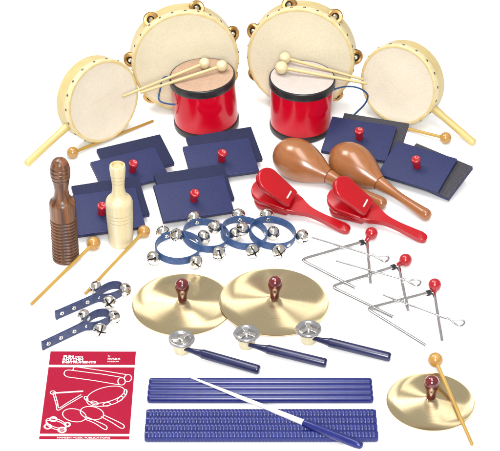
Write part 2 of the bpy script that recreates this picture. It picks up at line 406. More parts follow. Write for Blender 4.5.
# ------------------------------------------------------------------ mallets
def mallet(pb, pt, rb, rs, wood, ballm, label):
    """ball centre pb, tail end pt (world points)"""
    L = (pt-pb).length
    root = thing('mallet', label, 'mallet', basis(pb, x=(pt-pb)), 'mallets with wooden ball heads')
    part('ball', mesh('ball', *ball(rb), ballm), root)
    v, f, m = lathe([(0, rb*.7), (rs, rb*.7), (rs*.92, L*.6), (rs*.85, L-.8), (rs*.6, L-.2), (0, L)], 16, 'x'); part('stick', mesh('stick', v, f, wood, m), root)
def drum_mallet(mx, H, bu, bv, rb, cu, cv, tu, rs, label):
    n = (mx.to_3x3() @ V((0, 0, 1))); top = mx @ V((0, 0, H))
    b = onplane(bu, bv, top+n*(rb+.3), n); c = onplane(cu, cv, top+n*(rs+1.0), n)
    # walk along the stick until its tail reaches column tu of the photograph
    k = 1.0; d = c-b
    lo, hi = 0.3, 6.0
    def px(p):
        q = p-CAM; return 250 + FOC*q.dot(RIGHT)/q.dot(FWD)
    s = 1 if tu > bu else -1
    for _ in range(40):
        mid = (lo+hi)/2
        if s*(px(b+d*mid)-tu) < 0: lo = mid
        else: hi = mid
    mallet(b, b+d*lo, rb, rs, 'beech', 'beech_ball', label)
drum_mallet(dlm, 61, 204.5, 63.3, 6.1, 172, 76.5, 122.3, 1.75, 'pale mallet on the tan drum head, the one whose tail reaches farther left')
drum_mallet(dlm, 61, 221.8, 65.8, 6.2, 176, 80.9, 140, 1.75, 'pale mallet on the tan drum head, the one with its ball farther right')
drum_mallet(drm, 62.5, 285, 58, 6.4, 330, 70.3, 364, 1.7, 'pale mallet on the white drum head, the farther ball of the two')
drum_mallet(drm, 62.5, 281.5, 67.6, 6.9, 330, 76.6, 367.3, 1.9, 'pale mallet on the white drum head, the nearer ball of the two')
mallet(G(72.6, 152.6, 6.3), G(153.4, 120.7, 1.6), 6.3, 1.7, 'honey', 'honey_ball', 'honey coloured mallet on the table below the left hand drum')
mallet(G(445.6, 138, 6.2), G(385, 123.2, 1.6), 6.2, 1.7, 'honey', 'honey_ball', 'honey coloured mallet below the right hand drum, tail behind a sand block')
mallet(G(93.5, 243.5, 7.0), G(31, 304.6, 1.6), 7.0, 1.8, 'honey', 'honey_ball', 'honey coloured mallet in front of the dark ridged wooden tube')
mallet(G(143.9, 231.6, 6.5), G(85, 293.8, 1.6), 6.5, 1.7, 'honey', 'honey_ball', 'honey coloured mallet beside the cream tube, tail behind a handle bell')
mallet(G(435.4, 360, 10.5), G(472.3, 445, 1.8), 7.0, 1.8, 'honey', 'honey_ball', 'honey coloured mallet lying across the smallest cymbal')

# ------------------------------------------------------------------ sand blocks
BW, BH, TH = 71.0, 46.0, 5.0
knob_pr = [(0, 0), (3.9, 0), (3.8, 4.0), (4.0, 6.5), (4.6, 9), (4.9, 11), (4.8, 12.2), (4.2, 12.9), (2.9, 13), (2.3, 12.4), (0, 12.3)]
knob_me = lathe_mesh('knob', knob_pr, 'red_plastic', n=28, angle=50)
knob_low_me = lathe_mesh('knob', [(r, z*.55) for r, z in knob_pr], 'red_plastic', n=28, angle=50)
block_cache = {}
def block_meshes(w, h):
    key = (round(w), round(h))
    if key not in block_cache:
        block_cache[key] = (mesh('board', *box(-w/2, w/2, -h/2, h/2, -TH, -.9, .5), 'navy', angle=30),
                            mesh('rub_sheet', *box(-w/2+.05, w/2-.05, -h/2+.05, h/2-.05, -.88, 0, .25), 'navy_edge', angle=30),
                            mesh('sandpaper', *box(-w/2-.12, w/2+.12, -h/2-.12, h/2+.12, -.88, 0, .2), 'grit', angle=30),
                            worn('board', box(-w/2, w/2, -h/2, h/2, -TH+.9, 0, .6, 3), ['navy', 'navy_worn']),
                            mesh('sandpaper', *box(-w/2+.05, w/2-.05, -h/2+.05, h/2-.05, -TH, -TH+.88, .2), 'grit', angle=30))
    return block_cache[key]
def fit(TL, TR, BR, n, p):
    a, b, c = (onplane(q[0], q[1], p, n) for q in (TL, TR, BR))
    ex = (b-a); w = ex.length; ex.normalize()
    e2 = (b-c); e2.normalize(); e1 = ex.cross(e2).normalized().cross(ex)      # square to ex
    # share the skew between both edges
    h = (b-c).length
    ey = (e1 + e2).normalized(); ex2 = ey.cross(n).normalized()
    mid = (a+b)/2 - ey*h/2 + (b-c - ey*h)*-.25
    return ex2, ey, mid, w, h
def sand_pair(up, lo, knob, tilt, zf, gritty, la, lb):
    TL, TR, BR = up
    # front edge direction on the ground gives the tilt axis
    g0, g1 = G(*TL), G(*TR); ph = math.atan2(g1.y-g0.y, g1.x-g0.x)
    t = math.radians(tilt)
    ey = V((-math.sin(ph), math.cos(ph), 0)); n = (V((0, 0, 1))*math.cos(t) - ey*math.sin(t)).normalized()
    p = G(BR[0], BR[1], zf)
    ex, ey, c, w, h = fit(TL, TR, BR, n, p)
    print('upper', la[:30], round(w, 1), round(h, 1))
    w, h = (w+BW)/2, (h+BH)/2
    kp = onplane(knob[0], knob[1], p, n)
    mu = basis(c, x=ex, z=n)
    zmin = min((mu @ V((a*w/2, b*h/2, -2*TH))).z for a in (-1, 1) for b in (-1, 1))
    print('   zmin', round(zmin, 1))
    r = thing('sand_block', la, 'sand block', mu, 'sand blocks rubbed in pairs')
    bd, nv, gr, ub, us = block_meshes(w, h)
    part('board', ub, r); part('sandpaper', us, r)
    k = mu.inverted() @ kp; part('knob', knob_me, r, T4((k.x, k.y, -.2)))
    p2 = p - n*(TH+.15)
    ex2, ey2, c2, w2, h2 = fit(*lo, n, p2)
    print('lower', round(w2, 1), round(h2, 1))
    w2, h2 = w, h
    # keep the visible upper right corner where it is seen
    tr = onplane(lo[1][0], lo[1][1], p2, n); c2 = tr - ex2*w2/2 - ey2*h2/2
    ml = basis(c2, x=ex2, z=n)
    r2 = thing('sand_block', lb, 'sand block', ml, 'sand blocks rubbed in pairs')
    part('board', bd, r2); part('sandpaper' if gritty else 'rub_sheet', gr if gritty else nv, r2)
    part('knob', knob_low_me, r2, T4((0, 0, -TH+.2)) @ rot(180, 'X'))
sand_pair([(92, 164.5), (155, 147), (166.8, 173.5)], [(99, 152), (160, 134), (174, 167.5)], (132.5, 170.5), 17, 13, False,
          'navy sand block with red knob behind the cream tube, upper of its pair', 'navy sand block behind the cream tube, lying beneath another')
sand_pair([(70, 196.5), (134, 183), (140.3, 225.5)], [(71.5, 189.5), (138, 175.8), (146.3, 213)], (101.5, 213), 17, 12, False,
          'navy sand block with red knob between the dark and cream tubes, upper of its pair', 'navy sand block between the dark and cream tubes, lying beneath another')
sand_pair([(183.7, 147.9), (248.8, 136.6), (257.3, 169)], [(188, 138.5), (251, 126.5), (261.6, 159.7)], (221.5, 160), 17, 12, False,
          'navy sand block with red knob before the tan headed drum, upper of its pair', 'navy sand block in front of the tan headed drum, lying beneath another')
sand_pair([(154.2, 188.2), (224.6, 173), (231.8, 207.9)], [(156.5, 176.7), (223.2, 163.4), (232.8, 199)], (193.6, 199.5), 22, 12, False,
          'navy sand block with red knob just behind the wrist bells, upper of its pair', 'navy sand block behind the wrist bells, lying beneath another')
sand_pair([(333, 115), (396.4, 125.5), (385.9, 161.9)], [(344, 111), (408.8, 123.5), (403, 145)], (359.5, 138), 16, 14, True,
          'navy sand block with red knob beside the white headed drum, above a dark gritty one', 'dark gritty sand block peeking out behind the maracas, grit side up')
sand_pair([(398.8, 139.5), (455, 159), (437.4, 193.5)], [(417.7, 138.8), (472.7, 166.5), (452.8, 197.1)], (417, 166.5), 18, 13, True,
          'navy sand block with red knob at the far right edge, above a gritty one', 'dark gritty sand block at the far right edge, grit side up')

# ------------------------------------------------------------------ maracas
def maraca(pa, pb, label):
    L = (pb-pa).length
    f = L/150.0
    bulb = [(0, 0)] + [(x*1.0, z*f) for x, z in ((6.5, 1.2), (11.5, 4), (16, 9), (19.3, 15.5), (21.3, 23), (21.9, 30), (21.3, 37), (19.4, 45), (16.4, 53), (12.8, 61), (9.8, 67.5), (7.6, 72.5))]
    dense = smooth_path([(r, z, 0) for r, z in bulb], 5)
    pr = [(max(0, p.x), p.y) for p in dense]; pr[0] = (0, 0)
    root = thing('maraca', label, 'maraca', basis(pa, x=(pb-pa)), 'brown wooden maracas')
    v, fc, m = lathe(pr, 64, 'x'); part('bulb', mesh('bulb', v, fc, 'maraca', m), root)
    z = 72.5*f
    v, fc, m = lathe([(7.2, z-.3), (6.9, z+.5), (7.2, z+1.0)], 48, 'x'); part('seam', mesh('seam', v, fc, 'seam', m), root)
    hp = smooth_path([(7.4, z+1, 0), (6.2, z+9, 0), (4.9, z+18, 0), (4.4, z+30, 0), (4.9, z+44, 0), (5.7, z+56, 0), (6.2, L-7.5, 0), (6.0, L-4.6, 0), (5.0, L-2.2, 0), (3.2, L-.7, 0), (1.2, L-.1, 0), (0, L, 0)], 5)
    v, fc, m = lathe([(max(0, p.x), p.y) for p in hp[:-1]] + [(0, L)], 48, 'x'); part('handle', mesh('handle', v, fc, 'maraca', m), root)
    print('maraca L', round(L, 1))
maraca(G(276.0, 149, 22.1), G(386, 205.5, 6.5), 'brown maraca nearer the white headed drum, handle hidden in part by a castanet')
maraca(G(333.5, 151.5, 22.1), G(430.0, 217.5, 6.5), 'brown maraca in front of the sand blocks, whole handle in view')

# ------------------------------------------------------------------ handle castanets
def outline_petal(l, w, n=14):
    """rounded petal from hinge (x = 0) to -l"""
    pts = [(2.0, w*.36), (0, w*.40)]
    for i in range(n+1):
        a = math.radians(90 + 180*i/n); pts.append((-l+w*.5+w*.5*math.cos(a), w*.5*math.sin(a)))
    pts += [(0, -w*.40), (2.0, -w*.36)]
    return pts
def castanet(ph, pe, roll, label):
    Lh = (pe-ph).length
    root = thing('castanet', label, 'castanet', basis(ph, x=(pe-ph)) @ rot(roll, 'X'), 'red handle castanets')
    top = [(-2, 12.5), (5, 11.5), (13, 7.6), (22, 4.5), (34, 3.6), (Lh*.7, 4.1), (Lh-7, 5.0)]
    sp = smooth_path([(x, y, 0) for x, y in top], 3)
    hn = [(p.x, p.y) for p in sp] + [(Lh-4.0, 4.9), (Lh-1.8, 3.8), (Lh-.4, 1.9), (Lh-.4, -1.9), (Lh-1.8, -3.8), (Lh-4.0, -4.9)] + [(p.x, -p.y) for p in reversed(sp)]
    part('handle', mesh('handle', *prism(hn, -3.0, 3.0, 1.2, 3), 'red_paint', angle=50), root)
    part('centre_board', mesh('centre_board', *prism(outline_petal(43, 31), -2.8, 2.8, 1.2, 3), 'red_paint', angle=50), root)
    cl = mesh('clapper', *prism(outline_petal(43, 26), -3.6, 3.6, 2.2, 4), 'red_paint', angle=50)
    up = part('clapper', cl, root, T4((0, 0, 6.8)) @ rot(30, 'Y') @ rot(4, 'Z'))
    part('clapper', cl, root, T4((0, 0, -6.6)) @ rot(-21, 'Y') @ rot(-7, 'Z'))
    v, f = tube(smooth_path([(-5, -4.2, 3.0), (-5, -3.9, 4.0), (-5, 0, 4.15), (-5, 3.9, 4.0), (-5, 4.2, 3.0)], 5), .95, 10)
    part('cord', mesh('cord', v, f, 'white_cord'), up)
castanet(G(290.5, 203, 17), G(350.0, 231.2, 4), 14, 'red handle castanet left of the other, in front of the first maraca')
castanet(G(366.5, 211.5, 17), G(427.0, 240, 4), 14, 'red handle castanet on the right, behind the triangles')

# ------------------------------------------------------------------ turned wooden tubes
def groove(pr, mids, z, r, w=.55, d=.5):
    pr += [(r, z-w), (r-d, z), (r, z+w)]
def turned(base, pts, grooves, mats, label, cat, name, mouth, zs):
    """pts (z, r) outline from foot to top; grooves listed by z"""
    sp = smooth_path([(z*zs, r, 0) for z, r in pts], 8); grooves = [(z*zs, w, d) for z, w, d in grooves]
    prof = [(p.y, p.x) for p in sp]
    def rad(z):
        for (r0, z0), (r1, z1) in zip(prof, prof[1:]):
            if z0 <= z <= z1: return r0 + (r1-r0)*(z-z0)/max(1e-6, z1-z0)
        return prof[-1][0]
    prof = [q for q in prof if all(abs(q[1]-g[0]) > g[1]*1.05 for g in grooves)]
    flat = [(r, z, 0) for r, z in prof]
    for z, w, d in grooves:
        r = rad(z); flat += [(r, z-w, 0), (r-d*.8, z-w*.35, 1), (r-d, z, 1), (r-d*.8, z+w*.35, 1), (r, z+w, 0)]
    flat.sort(key=lambda q: q[1])
    top = flat[-1][1]; rt = flat[-1][0]
    if mouth: flat += [(rt-.6, top+.5, 0), (rt-2.0, top+.4, 2), (rt-2.8, top-1.6, 2), (0, top-2.0, 2)]
    else: flat += [(0, top, 0)]
    flat = [(0, 0, 0)] + [(flat[0][0]-.8, 0, 0), (flat[0][0], .8, 0)] + flat[1:]
    pr = [(r, z) for r, z, _ in flat]
    mids = [max(a[2], b[2]) if (a[2] == b[2] or 2 in (a[2], b[2])) else 0 for a, b in zip(flat, flat[1:])]
    solo(name, lathe_mesh(name, pr, mats, n=64, mids=mids, angle=45), label, cat, T4(base))
turned(G(66, 257.8), [(0, 13.2), (20, 13.0), (48, 12.9), (66, 12.9), (70, 12.7), (72.5, 11.6), (75, 9.2), (79, 7.5), (86, 6.8), (92, 7.4), (99, 8.6), (104, 9.6), (109, 9.7), (114, 9.2), (119, 7.6), (122, 5.2), (123.5, 1.5)],
       [(4+3.9*i, 1.25, 1.5) for i in range(13)] + [(100, .6, .6), (104.5, .6, .6), (109.2, .6, .6), (113.4, .6, .6)], ['brown_wood', 'brown_groove'],
       'dark brown turned wooden tube with many ridges round its body', 'guiro', 'ridged_guiro', False, .95)
turned(G(121.0, 242.8), [(0, 11.6), (20, 12.5), (36, 13.1), (51, 13.3), (55, 13.1), (58.5, 11.8), (61.5, 9.2), (65, 7.2), (72, 6.1), (79, 6.2), (86, 6.9), (92, 7.5), (97, 7.8), (101, 7.5)],
       [(33, .6, .6), (37.5, .6, .6), (42, .6, .6), (79.5, .5, .5), (84, .5, .5), (88.5, .5, .5)], ['cream_wood', 'cream_groove', 'cream_mouth'],
       'cream turned wooden tube with open mouth and thin ring grooves', 'wood shaker', 'turned_shaker', True, .92)

# ------------------------------------------------------------------ jingle bells
def bell_mesh(r):
    nu, nv = 96, 64; vs, fs, ms = [], [], []
    def dip(a, ph):
        # slots run through the lower pole along two crossing great circles and end in round holes
        x, y, z = math.sin(ph)*math.cos(a), math.sin(ph)*math.sin(a), math.cos(ph)
        if z < .18: return 0
        w = .085
        if abs(x) < w or abs(y) < w: return 1
        for q in ((1, 0), (-1, 0), (0, 1), (0, -1)):
            if (x-q[0]*.95)**2+(y-q[1]*.95)**2+(z-.26)**2 < .035: return 1
        return 0
    for i in range(nv+1):
        ph = math.pi*i/nv
        for j in range(nu):
            a = 2*math.pi*j/nu
            k = r*(0.8 if dip(a, ph) else 1.0)
            c = math.cos(ph)
            if abs(c) < .05: k = r*1.045
            vs.append((k*math.sin(ph)*math.cos(a), k*math.sin(ph)*math.sin(a), k*math.cos(ph)*.94))
    for i in range(nv):
        for j in range(nu):
            q = (i*nu+j, i*nu+(j+1) % nu, (i+1)*nu+(j+1) % nu, (i+1)*nu+j)
            fs.append(q)
            am = 2*math.pi*(j+.5)/nu; pm = math.pi*(i+.5)/nv
            ms.append(1 if dip(am, pm) else 0)
    return mesh('bell', vs, fs, ['nickel', 'slot'], ms, angle=30)
bell_me = bell_mesh(7.0); bell_small = bell_mesh(6.5)
rivet_me = lathe_mesh('rivet', [(0, .15), (.75, .2), (1.0, .8), (1.6, .75), (2.25, .1), (2.25, -.5), (0, -.5)], ['nickel', 'slot'], n=20, mids=[1, 0, 0, 0, 0, 0])

RING = 22.5
ringp = [V((RING*math.cos(2*math.pi*i/72), RING*math.sin(2*math.pi*i/72), 0)) for i in range(72)]
def ring_mesh(): return mesh('strap', *ribbon(ringp, 8.0, 1.3, True), 'strap', angle=40)
ring_me = ring_mesh()
def wrist_bells(u, v, zc, tilt, angs, label):
    mx = T4(G(u, v, zc)) @ rot(tilt, 'Y')
    r = thing('wrist_bells', label, 'wrist bells', mx, 'blue bell bracelets')
    part('strap', ring_me, r)
    for k, a in enumerate(angs):
        a = math.radians(a); d = V((math.cos(a), math.sin(a), 0))
        out = (d + V((0, 0, random.uniform(-.25, .45)))).normalized()
        m = basis(d*(RING+7.2), z=out, y=V((0, 0, 1)))
        part('bell', bell_me, r, m @ rot(random.uniform(0, 90), 'Z'))
        part('rivet', rivet_me, r, basis(d*(RING-.65), z=-d, y=(0, 0, 1)))
        part('rivet', rivet_me, r, basis(V((math.cos(a+.55), math.sin(a+.55), 0))*(RING+.65), z=V((math.cos(a+.55), math.sin(a+.55), 0)), y=(0, 0, 1))) if k in (0, 3) else None
wrist_bells(178.5, 243.5+4, 7, 0, (35, 123, 216, 306), 'blue bell bracelet nearest the cream tube, lying flat')
wrist_bells(206, 231.5+4, 10, 8, (14, 115, 191, 296), 'blue bell bracelet second from the cream tube, resting on the first')
wrist_bells(244, 229.5+3.5, 9.5, 8, (10, 101, 172, 287), 'blue bell bracelet second from the triangles, overlapped by the last one')
wrist_bells(272.5, 229.5+3.5, 10.5, 8, (0, 101, 178, 282), 'blue bell bracelet nearest the triangles, end of the chain of four')

def handle_bells(cu, cv, tu, tv, bells, label):
    c = G(cu, cv, 6.0); t = G(tu, tv, 5.2)
    L = (t-c).length
    mx = basis(c, x=(t-c))
    r = thing('handle_bells', label, 'handle bells', mx, 'blue strap handles with three bells')
    pts = [(L, .7, 0), (L*.7, .7, 0), (L*.45, .75, 0), (16, 1.2, 0), (11, 4.2, 0), (4, 7.2, 0), (-5, 7.6, 0), (-11, 4.2, 0), (-12.5, 0, 0), (-11, -4.2, 0), (-5, -7.6, 0), (4, -7.2, 0), (11, -4.2, 0), (16, -1.2, 0), (L*.45, -.75, 0), (L*.7, -.7, 0), (L, -.7, 0)]
    part('strap', mesh('strap', *ribbon(smooth_path(pts, 6), 9.2, 1.25), 'strap_dark', angle=40), r)
    # folded end
    part('fold', mesh('fold', *ribbon(smooth_path([(L-.2, -.7, 0), (L+1.2, -1.2, 0), (L+1.9, 0, 0), (L+1.2, 1.2, 0), (L-.2, .7, 0)], 4), 9.2, 1.2), 'strap_dark', angle=40), r)
    for k in (.22+.0, .45, .70, .93):
        x = L*k
        yy = -1.45 if k > .4 else -1.6
        # the near face of the strap is the one turned to the camera
        s = 1 if (mx.to_3x3() @ V((0, 1, 0))).y < 0 else -1
        part('rivet', rivet_me, r, basis(V((x, s*abs(yy)-(0 if k > .4 else s*-.6), .4)), z=V((0, s, 0)), y=(0, 0, 1)))
    for bu, bv in bells:
        p = mx.inverted() @ G(bu, bv, 6.6)
        d = V((p.x, p.y, 0)).normalized()
        part('bell', bell_small, r, basis(p, z=(d+V((0, 0, random.uniform(-.1, .5)))), y=(0, 0, 1)) @ rot(random.uniform(0, 90), 'Z'))
handle_bells(110.5, 291.5, 57.5, 314.5, [(96, 287.5), (125, 289.5), (109.4, 302)], 'blue strap with three bells, the farther of two, touching a mallet tail')
handle_bells(97.5, 319.5, 44, 345, [(84, 316.2), (114, 317), (100, 330)], 'blue strap with three bells, the nearer of two, just above the red booklet')

# ------------------------------------------------------------------ triangles and beaters
def round_corner(a, b, c, r, n=8):
    d1 = (a-b).normalized(); d2 = (c-b).normalized(); p = b+d1*r; q = b+d2*r
    return [(p*(1-t)**2 + b*2*t*(1-t) + q*t*t) for t in [i/n for i in range(n+1)]]
def triangle(ap, lf, bt, rg, bl, label):
    z = 1.7
    A, Lf, B, Rg = (G(*q, z) for q in (ap, lf, bt, rg))
    root = thing('triangle', label, 'triangle', T4(A), 'chromed triangles')
    pts = [B] + round_corner(B, Lf, A, 7) + round_corner(Lf, A, Rg, 7) + [Rg]
    v, f = tube([p-A for p in pts], 1.85, 14); part('rod', mesh('rod', v, f, 'chrome', angle=60), root)
    b = G(bl[0], bl[1], 7.4)-A
    hd = part('holder', mesh('holder', *ball(6.3), 'red_plastic'), root, T4(b))
    d = (V((0, 0, 1.0)) - b).normalized()
    v, f, m = lathe([(3.0, 5.0), (2.4, 7), (2.3, 9.2), (1.8, 9.6), (0, 9.7)], 20); part('neck', mesh('neck', v, f, 'red_plastic', m), hd, basis((0, 0, 0), z=d, y=(0, 0, 1)))
    # black cord knotted round the bent corner
    mid = (pts[12]+pts[13])/2 - A
    cb = V((0, 0, 0.6)); t1 = (Lf-A).normalized(); 
    loop = []
    for i in range(40):
        a = 2*math.pi*i/10
        q = t1*(4.0 + 1.0*i/10) 
        nn = V((-t1.y, t1.x, 0))
        loop.append(q + nn*2.35*math.cos(a) + V((0, 0, 2.35*math.sin(a))))
    loop = [b+d*9.4] + loop
    v, f = tube(loop, .62, 8); part('cord', mesh('cord', v, f, 'black_rubber'), root)
triangle((367, 241), (300.5, 260), (355.5, 288.5), (370.7, 285), (371.5, 233.5), 'chromed triangle farthest back, next to the bell bracelets')
triangle((398.5, 265.5), (331, 287), (393.3, 317.5), (408.3, 312.2), (405.6, 260), 'chromed triangle in the middle of the three')
triangle((434, 291.5), (366.5, 309), (425.8, 346), (442.3, 342.3), (434.8, 284.8), 'chromed triangle nearest the small cymbal')
def beater(a, b, label):
    A, B = G(a[0], a[1], 4.6), G(b[0], b[1], 4.4)
    L = (B-A).length
    root = basis(A, x=(B-A))
    w = 5.6
    pts = [(0, 0, 0), (L*.45, 0, 0), (L-19, 0, 0)] + [tuple(p) for p in smooth_path([(L-16, .2, 0), (L-11, 2.4, 0), (L-5, w, .1), (L-1, w*.7, .3), (L, 0, .5), (L-1.5, -w*.75, .7), (L-6, -w*.7, .9), (L-12, -1.6, 1.1), (L-17, 1.1, 1.2)], 6)]
    v, f = tube(pts, 1.05, 10); solo('triangle_beater', mesh('triangle_beater', v, f, 'chrome', angle=60), label, 'beater', root, 'chromed beaters with looped ends')
beater((311.5, 237.5), (388, 260.5), 'chromed beater with looped end across the farthest triangle')
beater((336, 261), (420, 284.5), 'chromed beater with looped end across the middle triangle')
beater((383, 295), (463.5, 325), 'chromed beater with looped end across the nearest triangle')

# ------------------------------------------------------------------ cymbals
def cymbal(u, v, R, apex, tx, tz, label):
    mx = T4(G(u, v) + V((0, 0, tz))) @ rot(tx, 'Y')
    r = thing('cymbal', label, 'cymbal', mx, 'brass cymbals with red knobs')
    th = .7
    up = [(0, apex), (R*.10, apex-.3), (R*.18, apex*.82), (R*.45, apex*.50), (R*.75, apex*.23), (R*.96, apex*.07), (R, 1.0)]
    lo = [(R+.15, .6), (R-.1, .2), (R*.75, apex*.23-th), (R*.45, apex*.50-th), (R*.18, apex*.82-th), (0, apex-th-.2)]
    part('plate', lathe_mesh('plate', up+lo, 'brass', n=160, angle=60), r)
    k = 1.0
    pr = smooth_path([(4.2, -.4, 0), (4.2, 2, 0), (4.4, 5, 0), (5.1, 8.5, 0), (6.2, 12, 0), (6.8, 15.5, 0), (6.2, 19.3, 0), (4.1, 22, 0), (1.6, 23.2, 0), (0, 23.4, 0)], 5)
    part('knob', lathe_mesh('knob', [(0, -.4)] + [(max(0, p.x), p.y) for p in pr[:-1]] + [(0, 23.4)], 'red_wood', n=40), r, T4((0, 0, apex-.1)))
cymbal(182.6, 304.6, 47.8, 6.5, 0, 0, 'brass cymbal with red knob on the left, its rim under the other')
cymbal(274.2, 303.8, 51.8, 6.5, 1.6, 1.9, 'brass cymbal with red knob behind the tap bells, its rim over the other')
cymbal(430.6, 402.0, 39.4, 6, 0, 0, 'smallest brass cymbal with red knob, a mallet lying across it')

# ------------------------------------------------------------------ tap bells
def cap_mesh():
    mb = MB()
    v, f, m = lathe([(0, .2), (8.2, .2), (8.9, 1.0), (10.2, 2.0), (11.6, 1.8), (12.3, .9), (12.4, .1), (11.4, -.5), (0, -.6)], 56); mb.add(v, f)
    return mb.mesh('cap', 'tin')
cap_me = cap_mesh()
def spokes():
    mb = MB()
    for k in range(3):
        v, f = prism([(1.5, -1.5), (8.9, -2.6), (8.9, 2.6), (1.5, 1.5)], .25, 1.5, .4, 2); mb.add(v, f, 0, rot(120*k+30, 'Z'))
    v, f, m = lathe([(3.0, .25), (3.0, 1.6), (2.4, 2.3), (1.2, 2.6), (0, 2.7)], 24); mb.add(v, f)
    return mb.mesh('spokes', 'nickel')
spoke_me = spokes()
well_me = lathe_mesh('recess', [(3.0, .32), (8.4, .32)], 'tin_dark', n=40)
cup_me = lathe_mesh('cup', [(0, 0), (6.3, 0), (6.9, .6), (8.0, 6), (9.0, 12.6), (8.4, 13.2), (0, 13.2)], 'cream_wood', n=48)
def tap_bell(cu, cv, hu, hv, eu, ev, label):
    c = G(cu, cv, 14.4); base = V((c.x, c.y, 0))
    a = G(hu, hv, 8.2); e = G(eu, ev, 4.4)
    r = thing('tap_bell', label, 'tap bell', T4(base), 'blue handled tap bells')
    part('cup', cup_me, r)
    cp = part('cap', cap_me, r, T4((0, 0, 14.0)) @ rot(random.uniform(0, 120), 'Z')); part('recess', well_me, cp); part('spokes', spoke_me, cp)
    # handle starts inside the cup wall
    d = (e-a).normalized(); st = a - d*5; L = (e-st).length
    pr = [(0, 0), (1.9, 0), (2.1, 6), (2.9, 12), (3.7, 17), (4.4, 18.2), (4.4, L-2.6), (4.1, L-1.2), (3.3, L-.3), (1.5, L), (0, L)]
    v, f, m = lathe(pr, 28, 'x')
    part('handle', mesh('handle', v, f, 'navy_gloss', m, angle=30), r, basis(st-base, x=d))
tap_bell(181.6, 339.3, 189, 350, 260, 370.2, 'blue handled tap bell in front of the left cymbal')
tap_bell(246.6, 333.8, 254, 346, 327, 363.5, 'blue handled tap bell in the middle, before the right cymbal rim')
tap_bell(308.7, 329.2, 316, 339, 391, 357.5, 'blue handled tap bell nearest the triangles')

# ------------------------------------------------------------------ rhythm sticks and baton
def row(vs, us0, us1, r, ridged, labels):
    for v, a, b, lab in zip(vs, us0, us1, labels):
        A, B = G(a, v, r), G(b, v + random.uniform(-.06, .06), r); L = (B-A).length
        if not ridged: pr = [(0, 0), (r-1.8, 0), (r-.6, .6), (r-.1, 1.7), (r, 2.6), (r, L-2.6), (r-.1, L-1.7), (r-.6, L-.6), (r-1.8, L), (0, L)]
        else:
            pr = [(0, 0), (r-1.2, 0), (r-.5, .5)]
            n = int((L-4)/3.1)
            for i in range(n):
                x = 2 + i*(L-4)/n; s = (L-4)/n
                pr += [(r-.34, x+.02*s), (r-.1, x+.22*s), (r, x+.5*s), (r-.1, x+.78*s), (r-.34, x+.98*s)]
            pr += [(r-.5, L-.6), (r-1.2, L), (0, L)]
        vv, f, m = lathe(pr, 24, 'x')
        nm = 'ridged_rhythm_stick' if ridged else 'rhythm_stick'
        solo(nm, mesh(nm, vv, f, 'navy_ridge' if ridged else 'navy_stick', m, angle=40), lab, 'rhythm stick', basis(A, x=(B-A)), 'ridged blue rhythm sticks' if ridged else 'smooth blue rhythm sticks')
row([382.4, 387.8, 393.2, 398.7], [149, 148.2, 147.6, 147.2], [372, 372.4, 372.9, 373.4], 4.1, False,
    ['smooth blue stick farthest back of all, closest to the tap bell handles', 'smooth blue stick second from the tap bells', 'smooth blue stick third from the tap bells', 'smooth blue stick nearest the ridged row'])
row([415.0, 422.0, 429.1, 436.2], [146.2, 145.8, 145, 144.6], [376, 376.6, 377.2, 378], 5.3, True,
    ['ridged blue stick nearest the smooth row', 'ridged blue stick second from the smooth row', 'ridged blue stick third from the smooth row', 'ridged blue stick in front of all the others'])
A, B = G(164, 366.5, 6), G(362.5, 446.5, 3)
# the wand lies on both rows of sticks: find the lift that clears them
A, B = G(164, 366.5, 8.0), G(362.5, 446.5, 12.8)
Lw = (B-A).length; w = basis(A, x=(B-A))
root = thing('baton', 'white tapered wand with blue handle lying across the blue sticks', 'baton', w)
hx = Lw*.715
v, f, m = lathe([(0, 0), (.5, .2), (1.2, hx*.3), (2.1, hx*.7), (2.8, hx+1)], 20, 'x'); part('shaft', mesh('shaft', v, f, 'white_wand', m), root)
v, f, m = lathe([(0, hx), (3.2, hx), (3.6, hx+3), (3.9, hx+20), (3.9, Lw-6), (3.1, Lw-1.5), (1.8, Lw-.2), (0, Lw)], 24, 'x'); part('handle', mesh('handle', v, f, 'navy_stick', m), root)

# ------------------------------------------------------------------ booklet
TL, TR, BR, BL = (G(*q, 1.6) for q in ((51.6, 351.2), (137, 351.6), (128, 438.6), (38, 438.6)))
cx = (TL+TR+BR+BL)/4
ex = ((TR-TL)+(BR-BL)).normalized(); ey = V((-ex.y, ex.x, 0))
mb_ = Matrix((ex, ey, V((0, 0, 1)))).transposed().to_4x4(); mb_.translation = V((cx.x, cx.y, 0))
inv = mb_.inverted()
w2 = ((TR-TL).length + (BR-BL).length)/4; h2 = abs((inv @ TL).y)
root = thing('booklet', 'crimson and white music booklet with line drawings of instruments on its cover', 'booklet', mb_)
part('pages', mesh('pages', *box(-w2-1.5, w2+5, -h2-6.5, h2+.8, .02, 1.2, .15), 'paper', angle=30), root)
def bk(u, v): p = inv @ G(u, v, 1.6); return p.x, p.y
def panel(v0, v1):
    y0, y1 = bk(90, v1)[1], bk(90, v0)[1]
    part('cover_panel', mesh('cover_panel', *box(-w2, w2, y0, y1, 1.22, 1.5), 'cover_red', smooth=False), root)
panel(351.4, 364.6); panel(367.2, 433.6); panel(436.2, 439.2)
